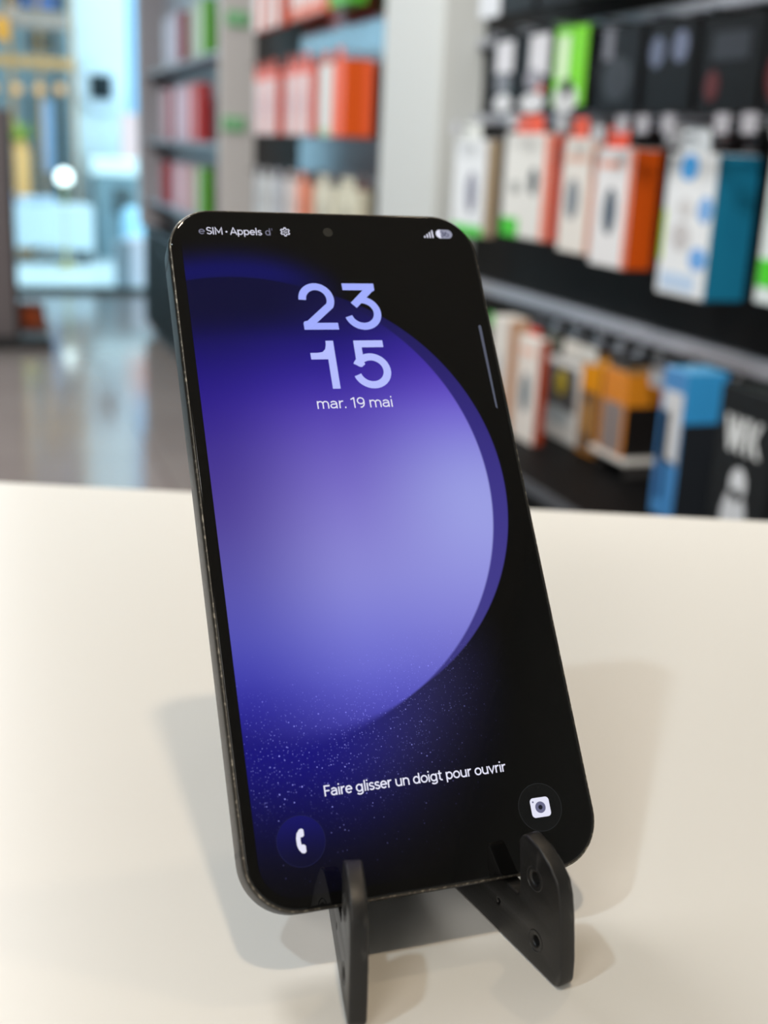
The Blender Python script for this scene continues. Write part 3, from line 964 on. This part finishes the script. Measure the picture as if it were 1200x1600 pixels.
W0, H0, R0 = 70.9, 146.3, 10.2
prof = ((0.55, 0.02), (0.30, -0.10), (0.10, -0.45), (0.0, -1.2), (0.0, -6.3), (0.1, -6.9), (0.35, -7.35), (0.8, -7.6))
obj('frame', loft([(rrect(W0 - 2 * i, H0 - 2 * i, R0 - i, 14), z) for i, z in prof]), m_frame, phone)
m_glass_black = principled('black_cover_glass', (0.004, 0.004, 0.004), 0.03, 0, 1.48)
obj('front_glass', loft([(rrect(W0 - 2 * i, H0 - 2 * i, R0 - i, 14), z) for i, z in ((0.62, -0.3), (0.62, 0.03), (0.8, 0.10), (1.05, 0.13))]), m_glass_black, phone)
obj('back_glass', loft([(rrect(W0 - 2 * i, H0 - 2 * i, R0 - i, 14), z) for i, z in ((0.9, -7.4), (0.9, -7.62), (1.2, -7.68))]),
    principled('matt_black_back', lin((30, 30, 32)), 0.5), phone)


def side_key(y0, y1):
    b = bmesh.new()
    add_box(b, 35.2 * MM, 35.85 * MM, (y0 + HY) * MM, (y1 + HY) * MM, -4.9 * MM, -2.7 * MM, 0.0003, 2)
    return b


obj('volume_key', side_key(17.2, 36.5), m_frame, phone)
obj('power_key', side_key(0.5, 11.5), m_frame, phone)
m_seam = principled('antenna_seam', lin((38, 38, 40)), 0.5)
for x, y in ((35.46, 61.4), (-35.46, 61.4), (35.46, -61.4), (-35.46, -61.4)):
    obj('antenna_band', add_box(bmesh.new(), (x - 0.03) * MM, (x + 0.03) * MM, (y + HY - 0.5) * MM, (y + HY + 0.5) * MM, -6.2 * MM, -1.2 * MM), m_seam, phone)


# screen: an emitting panel with its wallpaper, under glass-like gloss
def screen_mat(name):
    m = principled(name, (0.004, 0.004, 0.004), 0.03, 0, 1.48)
    return m, NT(m), m.node_tree.nodes['Principled BSDF']


m_disp, h, bs = screen_mat('wallpaper')
tc = h.n('ShaderNodeTexCoord')
sp = h.n('ShaderNodeSeparateXYZ')
h.put(sp.inputs[0], tc.outputs['Object'])
X = h.m('MULTIPLY', sp.outputs['X'], 1000.0)
Y = h.m('SUBTRACT', h.m('MULTIPLY', sp.outputs['Y'], 1000.0), HY)


def dist(cx, cy):
    return h.m('SQRT', h.m('ADD', h.m('POWER', h.m('SUBTRACT', X, cx), 2.0), h.m('POWER', h.m('SUBTRACT', Y, cy), 2.0)))


d_in = h.m('SUBTRACT', dist(-22.8, 6.74), 49.6)
d_out = h.m('SUBTRACT', dist(-16.9, 7.4), 47.3)
left = h.ramp(Y, -50, 60, [(-50, (18, 16, 104)), (-42, (24, 20, 120)), (-36, (40, 36, 150)), (-30, (62, 60, 172)), (-22, (82, 82, 182)), (-10, (90, 84, 170)), (3, (78, 62, 150)),
                           (17, (60, 44, 142)), (26, (44, 26, 136)), (33, (28, 14, 124)), (41, (10, 4, 84)), (48, (2, 0, 50)), (57, (0, 0, 46))])
midc = h.ramp(Y, -50, 60, [(-50, (34, 30, 120)), (-42, (58, 54, 156)), (-36, (86, 84, 192)), (-30, (104, 104, 206)), (-20, (126, 126, 214)), (-10, (140, 138, 214)), (3, (126, 116, 202)),
                           (14, (108, 94, 190)), (24, (82, 62, 176)), (32, (48, 30, 152)), (41, (18, 10, 106)), (48, (6, 3, 76)), (57, (4, 2, 72))])
right = h.ramp(Y, -50, 60, [(-50, (50, 46, 130)), (-34, (100, 98, 194)), (-22, (132, 130, 216)), (-8, (152, 154, 226)), (4, (156, 160, 228)), (14, (140, 140, 220)),
                            (24, (110, 94, 206)), (32, (78, 54, 176)), (40, (50, 34, 150)), (49, (26, 20, 112)), (57, (18, 14, 100))])
col = h.mix(h.smooth(X, -33.0, -4.0), left, midc)
col = h.mix(h.smooth(X, -6.0, 24.0), col, right)
# glow of blue dust round the ball
edge_d = h.m('MAXIMUM', h.m('MINIMUM', d_in, d_out), 0.0)
lowfall = h.m('POWER', 2.718, h.m('MULTIPLY', h.m('POWER', h.m('DIVIDE', edge_d, 13.0), 2.0), -1.0))
lowmask = h.m('MULTIPLY', h.smooth(Y, -14.0, -34.0), h.smooth(X, 25.0, -14.0))
upfall = h.m('POWER', 2.718, h.m('MULTIPLY', h.m('POWER', h.m('DIVIDE', h.m('SUBTRACT', edge_d, 1.5), 3.6), 2.0), -1.0))
upmask = h.m('MULTIPLY', h.smooth(Y, 44.0, 52.0), h.smooth(X, 4.0, -16.0))
low_c = h.mix(h.smooth(X, 14.0, -22.0), lin((52, 50, 104)), lin((16, 12, 120)))
glow_low = h.mix(h.m('MULTIPLY', lowfall, lowmask), (0, 0, 0), low_c)
glow_up = h.mix(h.m('MULTIPLY', upfall, upmask), (0, 0, 0), lin((3, 4, 88)))
vo = h.n('ShaderNodeTexVoronoi')
vo.inputs['Scale'].default_value = 1150
h.put(vo.inputs['Vector'], tc.outputs['Object'])
vc = h.n('ShaderNodeSeparateColor')
h.put(vc.inputs[0], vo.outputs['Color'])
dot = h.m('MULTIPLY', h.m('LESS_THAN', vo.outputs['Distance'], h.m('ADD', 0.07, h.m('MULTIPLY', vc.outputs[1], 0.11))), h.smooth(vc.outputs[0], 0.2, 0.9))
dustmask = h.m('MULTIPLY', lowmask, h.m('POWER', 2.718, h.m('MULTIPLY', h.m('POWER', h.m('DIVIDE', h.m('ABSOLUTE', h.m('SUBTRACT', d_in, 4.5)), 12.5), 2.0), -1.0)))
vo2 = h.n('ShaderNodeTexVoronoi')
vo2.inputs['Scale'].default_value = 2300
h.put(vo2.inputs['Vector'], tc.outputs['Object'])
vc2 = h.n('ShaderNodeSeparateColor')
h.put(vc2.inputs[0], vo2.outputs['Color'])
dot2 = h.m('MULTIPLY', h.m('LESS_THAN', vo2.outputs['Distance'], 0.22), h.smooth(vc2.outputs[0], 0.3, 1.0))
near = h.m('POWER', 2.718, h.m('MULTIPLY', h.m('POWER', h.m('DIVIDE', d_in, 13.0), 2.0), -1.0))
dots = h.m('MAXIMUM', dot, h.m('MULTIPLY', dot2, h.m('MULTIPLY', near, 0.8)))
dust = h.mix(h.m('MULTIPLY', dots, h.m('MULTIPLY', dustmask, 0.9)), (0, 0, 0), lin((150, 150, 236)))
outside = h.mix(1.0, glow_low, glow_up, 'ADD')
# crescent
ring_c = h.ramp(Y, -45, 60, [(-45, (40, 38, 100)), (-30, (62, 58, 134)), (-10, (64, 56, 138)), (10, (56, 48, 132)), (30, (40, 30, 110)), (42, (26, 20, 90)), (50, (8, 6, 66)), (57, (0, 0, 46))])
ring_l = h.mix(h.smooth(X, -18.0, 4.0), lin((0, 0, 48)), ring_c)
res = h.mix(h.smooth(d_out, 0.25, -0.25), outside, ring_l)
in_fade = h.mix(h.smooth(Y, 50.0, 40.0), ring_l, col)
soft = h.m('ADD', 0.3, h.m('MULTIPLY', h.m('MULTIPLY', h.smooth(Y, -26.0, -40.0), h.smooth(X, 2.0, -22.0)), 2.4))
mr = h.n('ShaderNodeMapRange', interpolation_type='SMOOTHSTEP')
h.put(mr.inputs['Value'], d_in)
h.put(mr.inputs['From Min'], soft)
h.put(mr.inputs['From Max'], h.m('MULTIPLY', soft, -1.0))
res = h.mix(mr.outputs['Result'], res, in_fade)
res = h.mix(1.0, res, dust, 'ADD')
h.put(bs.inputs['Emission Color'], res)
bs.inputs['Emission Strength'].default_value = 1.0

ZD = 0.16
SW, SH = 65.2, 141.0
SCY = 0.15


def flat(pts, z, name, mat, parent, thick=0.012):
    b = bmesh.new()
    add_prism(b, [(x * MM, (y + HY) * MM) for x, y in pts], (z - thick) * MM, z * MM)
    return obj(name, b, mat, parent)


disp = flat(rrect(SW, SH, 6.6, 10, 0, SCY), ZD, 'display', m_disp, phone, 0.05)
disp['label'] = 'lit display showing a purple ball on black'


def ink(name, c, s=1.0):
    m = principled(name, (0.004, 0.004, 0.004), 0.03, 0, 1.48, emit=lin(c), estr=s)
    return m


m_text = ink('white_text', (228, 228, 246))
m_digit = ink('periwinkle_digits', (160, 172, 252))
m_digit2 = ink('pale_periwinkle_digits', (180, 188, 253))
m_dim = ink('dim_text', (92, 92, 112))
ZT = 0.175


def stroke(bm, pts, w, z=ZT, closed=False):
    """ribbon of constant width along a polyline (mm), mitred joints"""
    n = len(pts)
    P = [Vector((p[0], p[1])) for p in pts]
    L, R = [], []
    for k in range(n):
        if closed:
            a, c = P[k - 1], P[(k + 1) % n]
            d0, d1 = (P[k] - a), (c - P[k])
        else:
            d0 = P[k] - P[k - 1] if k else P[1] - P[0]
            d1 = P[k + 1] - P[k] if k < n - 1 else d0
        d0, d1 = d0.normalized(), d1.normalized()
        t = (d0 + d1)
        if t.length < 1e-6:
            t = d0
        t.normalize()
        nn = Vector((-t.y, t.x))
        s = w / 2 / max(0.5, nn.dot(Vector((-d0.y, d0.x))))
        L.append(bm.verts.new(((P[k] + nn * s).x * MM, ((P[k] + nn * s).y + HY) * MM, z * MM)))
        R.append(bm.verts.new(((P[k] - nn * s).x * MM, ((P[k] - nn * s).y + HY) * MM, z * MM)))
    rng = range(n if closed else n - 1)
    for k in rng:
        j = (k + 1) % n
        bm.faces.new((R[k], R[j], L[j], L[k]))
    return bm


def poly(bm, pts, z=ZT):
    bm.faces.new([bm.verts.new((x * MM, (y + HY) * MM, z * MM)) for x, y in pts])
    return bm


# big clock figures, traced as strokes
b = bmesh.new()
stroke(b, arc(-4.87, 50.90, 3.14, 3.18, 181, -28, 24) + [(-2.75, 48.85), (-7.2, 44.95)], 1.70)
poly(b, [(-8.55, 43.6), (-0.82, 43.6), (-0.86, 45.25), (-8.56, 45.25)])
poly(b, [(-8.56, 45.2), (-6.4, 45.2), (-7.7, 45.75), (-8.3, 45.6)])
stroke(b, [(1.42, 54.10), (8.75, 54.10)], 1.70)
stroke(b, [(8.02, 54.0), (3.40, 49.50)], 1.75)
poly(b, [(8.75, 53.35), (8.75, 54.0), (7.2, 54.0), (8.35, 52.95)])
stroke(b, arc(5.15, 47.62, 3.38, 3.26, 194, 462, 30), 1.70)
c1 = obj('clock_hours', b, m_digit, disp)
b = bmesh.new()
stroke(b, [(-3.50, 40.92), (-3.52, 29.6)], 1.70)
stroke(b, [(-8.1, 37.3), (-3.5, 37.3)], 1.55)
poly(b, [(-6.6, 38.05), (-5.4, 38.25), (-4.7, 38.9), (-4.40, 40.0), (-4.34, 40.92), (-3.4, 40.9), (-3.4, 38.0)])
stroke(b, [(1.9, 40.10), (8.5, 40.10)], 1.66)
stroke(b, [(2.72, 40.9), (2.66, 35.5)], 1.70)
poly(b, [(1.82, 35.7), (3.5, 35.7), (3.75, 35.25), (2.85, 34.55), (1.82, 35.0)])
stroke(b, arc(4.98, 33.64, 3.46, 3.32, 196, 516, 30), 1.70)
c2 = obj('clock_minutes', b, m_digit2, disp)

# --- lettering: one stroke alphabet, cap height 1
XH = 0.73


def bowl(cx, r, a0=0, a1=360, ry=None):
    return arc(cx, XH / 2, r, ry or XH / 2 - 0.06, a0, a1, 20)


G = {
    'S': ([arc(.30, .73, .22, .215, 20, 260, 12) + arc(.30, .28, .235, .225, 85, -160, 12)], .60),
    'I': ([[(.12, 0), (.12, 1)]], .24),
    'M': ([[(.12, 0), (.12, .97), (.45, .25), (.78, .97), (.78, 0)]], .90),
    'A': ([[(.04, 0), (.37, .98), (.70, 0)], [(.16, .31), (.58, .31)]], .74),
    'F': ([[(.12, 0), (.12, .94), (.56, .94)], [(.12, .50), (.50, .50)]], .58),
    'e': ([[(.06, .38), (.53, .38)] + arc(.30, XH / 2, .235, XH / 2 - .06, 4, 318, 22)], .60),
    'p': ([bowl(.34, .235), [(.10, XH), (.10, -.26)]], .66),
    'd': ([bowl(.31, .235), [(.555, 1.0), (.555, 0)]], .67),
    'g': ([bowl(.31, .235), [(.555, XH)] + arc(.32, -.05, .235, .16, 0, -155, 10)], .67),
    'l': ([[(.11, 0), (.11, 1.02)]], .22),
    's': ([arc(.25, .525, .165, .145, 25, 265, 10) + arc(.25, .205, .175, .15, 85, -160, 10)], .48),
    'a': ([arc(.28, .47, .205, .20, 155, 0, 10) + [(.485, 0)], [(.485, .42), (.30, .42)] + arc(.25, .235, .185, .175, 95, 270, 10) + [(.34, .08), (.485, .2)]], .60),
    'm': ([[(.10, 0), (.10, XH)], [(.10, .40)] + arc(.285, .46, .185, .215, 175, 0, 10) + [(.47, 0)], [(.47, .42)] + arc(.655, .46, .185, .215, 175, 0, 10) + [(.84, 0)]], .94),
    'n': ([[(.10, 0), (.10, XH)], [(.10, .38)] + arc(.315, .44, .215, .235, 175, 0, 12) + [(.53, 0)]], .63),
    'u': ([[(.10, XH)] + arc(.315, .29, .215, .235, 180, 355, 12), [(.53, XH), (.53, 0)]], .63),
    'r': ([[(.10, 0), (.10, XH)], [(.10, .40)] + arc(.32, .43, .21, .24, 175, 75, 8)], .40),
    'o': ([bowl(.31, .25)], .62),
    'v': ([[(.04, XH), (.28, .04), (.52, XH)]], .56),
    't': ([[(.18, .95), (.18, .20)] + arc(.33, .20, .15, .145, 180, 290, 8), [(.03, .68), (.36, .68)]], .41),
    'i': ([[(.10, 0), (.10, XH)], [(.10, .90), (.10, 1.04)]], .20),
    '.': ([[(.09, 0), (.09, .15)]], .22),
    "'": ([[(.08, 1.0), (.10, .72)]], .16),
    '1': ([[(.03, .80), (.27, .96)], [(.27, 1.0), (.27, 0)]], .42),
    '9': ([arc(.31, .66, .23, .28, 0, 360, 22), [(.54, .66)] + arc(.30, .50, .24, .44, 0, -80, 8) + [(.24, .055)]], .62),
    '3': ([arc(.27, .74, .20, .205, 150, -85, 12) + arc(.27, .27, .22, .215, 88, -150, 12)], .56),
    '6': ([arc(.31, .32, .235, .27, 0, 360, 22), arc(.42, .36, .345, .60, 178, 108, 8)], .62),
    ' ': ([], .26),
    '*': ([arc(.10, .40, .05, .05, 0, 360, 12)], .20),
}


def write(bm, text, x0, x1, y, cap, wt, z=ZT):
    adv = [G[c][1] for c in text]
    k = (x1 - x0) / sum(adv)
    x = x0
    for c, a in zip(text, adv):
        for s in G[c][0]:
            stroke(bm, [(x + px * k, y + py * cap) for px, py in s], wt, z)
        x += a * k
    return bm


obj('date_text', write(bmesh.new(), 'mar. 19 mai', -8.55, 8.45, 25.05, 2.45, 0.27), m_text, disp)
obj('prompt_text', write(bmesh.new(), 'Faire glisser un doigt pour ouvrir', -18.8, 18.3, -53.45, 1.98, 0.275), m_text, disp)
st = obj('status_text', write(bmesh.new(), 'SIM * Appels', -26.95, -14.75, 66.72, 1.78, 0.205), m_text, disp)
dimb = write(bmesh.new(), 'd', -14.05, -12.75, 66.72, 1.78, 0.17)
write(dimb, 'e', -28.65, -27.2, 66.72, 1.78, 0.17)
obj('fading_text', dimb, ink('fading_text_ink', (136, 136, 158)), disp)
obj('fading_text', write(bmesh.new(), "'", -12.6, -12.3, 66.72, 1.78, 0.2), m_dim, disp)
# gear
b = bmesh.new()
gp = []
for k in range(48):
    a = 2 * PI * k / 48
    r = 0.86 + 0.17 * max(-1, min(1, 2.2 * math.cos(6 * a)))
    gp.append((-9.5 + r * math.cos(a + 0.5), 67.72 + r * math.sin(a + 0.5)))
stroke(b, gp, 0.2, ZT, True)
stroke(b, arc(-9.5, 67.72, 0.28, 0.28, 0, 345, 20), 0.14, ZT, True)
obj('settings_icon', b, m_text, disp)
# signal bars
b = bmesh.new()
for k in range(4):
    hgt = 0.55 + 0.5 * k
    x = 23.25 + 0.66 * k
    poly(b, rrect(0.33, hgt, 0.12, 3, x, 66.95 + hgt / 2))
obj('signal_icon', b, m_text, disp)
# battery pill: light part, grey part, dark figures
pill = rrect(4.0, 2.3, 1.15, 12, 28.1, 68.05)
b = bmesh.new()
poly(b, pill, ZT - 0.004)
bat = obj('battery_icon', b, ink('battery_grey', (150, 152, 172)), disp)
b = bmesh.new()
poly(b, [(x, y) for x, y in pill if x <= 27.6], ZT)
for f in b.faces:
    f.material_index = 0
obj('battery_icon', b, m_text, disp)
obj('battery_number', write(bmesh.new(), '36', 27.05, 29.35, 67.35, 1.4, 0.22, ZT + 0.006), ink('battery_figures', (62, 64, 92)), disp)
# punch-hole camera
b = bmesh.new()
poly(b, arc(0.28, 67.84, 1.75, 1.75, 0, 350, 35), ZT - 0.004)
obj('camera_surround', b, m_glass_black, phone)
b = bmesh.new()
poly(b, arc(0.28, 67.84, 1.12, 1.12, 0, 350, 35), ZT)
obj('selfie_camera', b, principled('lens_coating', lin((44, 44, 41)), 0.25), phone)
# edge handle
b = bmesh.new()
poly(b, [(32.05, 24.3), (32.5, 23.9), (32.6, 44.2), (32.35, 44.6), (31.9, 44.3)])
obj('edge_handle', b, ink('edge_handle_grey', (84, 88, 104)), disp)
# shortcut discs
b = bmesh.new()
poly(b, arc(-24.25, -60.72, 4.55, 4.55, 0, 354, 60), ZT - 0.006)
m_callbg = ink('call_disc_blue', (12, 10, 72))
hh = NT(m_callbg)
tc = hh.n('ShaderNodeTexCoord')
sp = hh.n('ShaderNodeSeparateXYZ')
hh.put(sp.inputs[0], tc.outputs['Object'])
hh.put(m_callbg.node_tree.nodes['Principled BSDF'].inputs['Emission Color'],
       hh.ramp(hh.m('SUBTRACT', hh.m('MULTIPLY', sp.outputs['Y'], 1000.0), HY), -66, -56, [(-65.3, (5, 5, 30)), (-60.7, (9, 8, 62)), (-56.2, (14, 12, 104))]))
callb = obj('call_button', b, m_callbg, disp)
b = bmesh.new()
stroke(b, arc(-24.25, -60.72, 4.55, 4.55, 0, 354, 60), 0.09, ZT - 0.002, True)
obj('button_ring', b, ink('ring_dim', (30, 32, 72)), disp)
b = bmesh.new()
# telephone handset
poly(b, [(-24.35, -58.62), (-23.85, -58.55), (-23.55, -58.80), (-23.55, -59.75), (-23.80, -60.05), (-24.25, -60.05), (-24.32, -60.6),
         (-24.25, -61.35), (-23.80, -61.38), (-23.50, -61.65), (-23.50, -62.65), (-23.8, -62.95), (-24.35, -62.85), (-24.85, -62.2),
         (-25.10, -61.4), (-25.12, -60.2), (-24.9, -59.3)])
obj('handset_icon', b, m_text, disp)
b = bmesh.new()
poly(b, arc(23.86, -61.1, 4.55, 4.55, 0, 354, 60), ZT - 0.006)
obj('camera_button', b, ink('camera_disc_dark', (9, 10, 11)), disp)
b = bmesh.new()
stroke(b, arc(23.86, -61.1, 4.55, 4.55, 0, 354, 60), 0.09, ZT - 0.002, True)
obj('button_ring', b, ink('ring_dark', (40, 42, 44)), disp)
b = bmesh.new()
poly(b, rrect(4.05, 3.75, 0.75, 8, 23.92, -61.12), ZT)
obj('camera_icon', b, m_text, disp)
b = bmesh.new()
poly(b, arc(23.92, -61.12, 1.1, 1.1, 0, 350, 35), ZT + 0.005)
poly(b, arc(22.52, -59.98, 0.18, 0.18, 0, 340, 17), ZT + 0.005)
obj('lens_icon', b, ink('lens_violet_grey', (104, 104, 134)), disp)
b = bmesh.new()
poly(b, arc(23.92, -61.12, 0.45, 0.45, 0, 345, 23), ZT + 0.009)
obj('lens_centre', b, ink('lens_dark', (22, 22, 36)), disp)
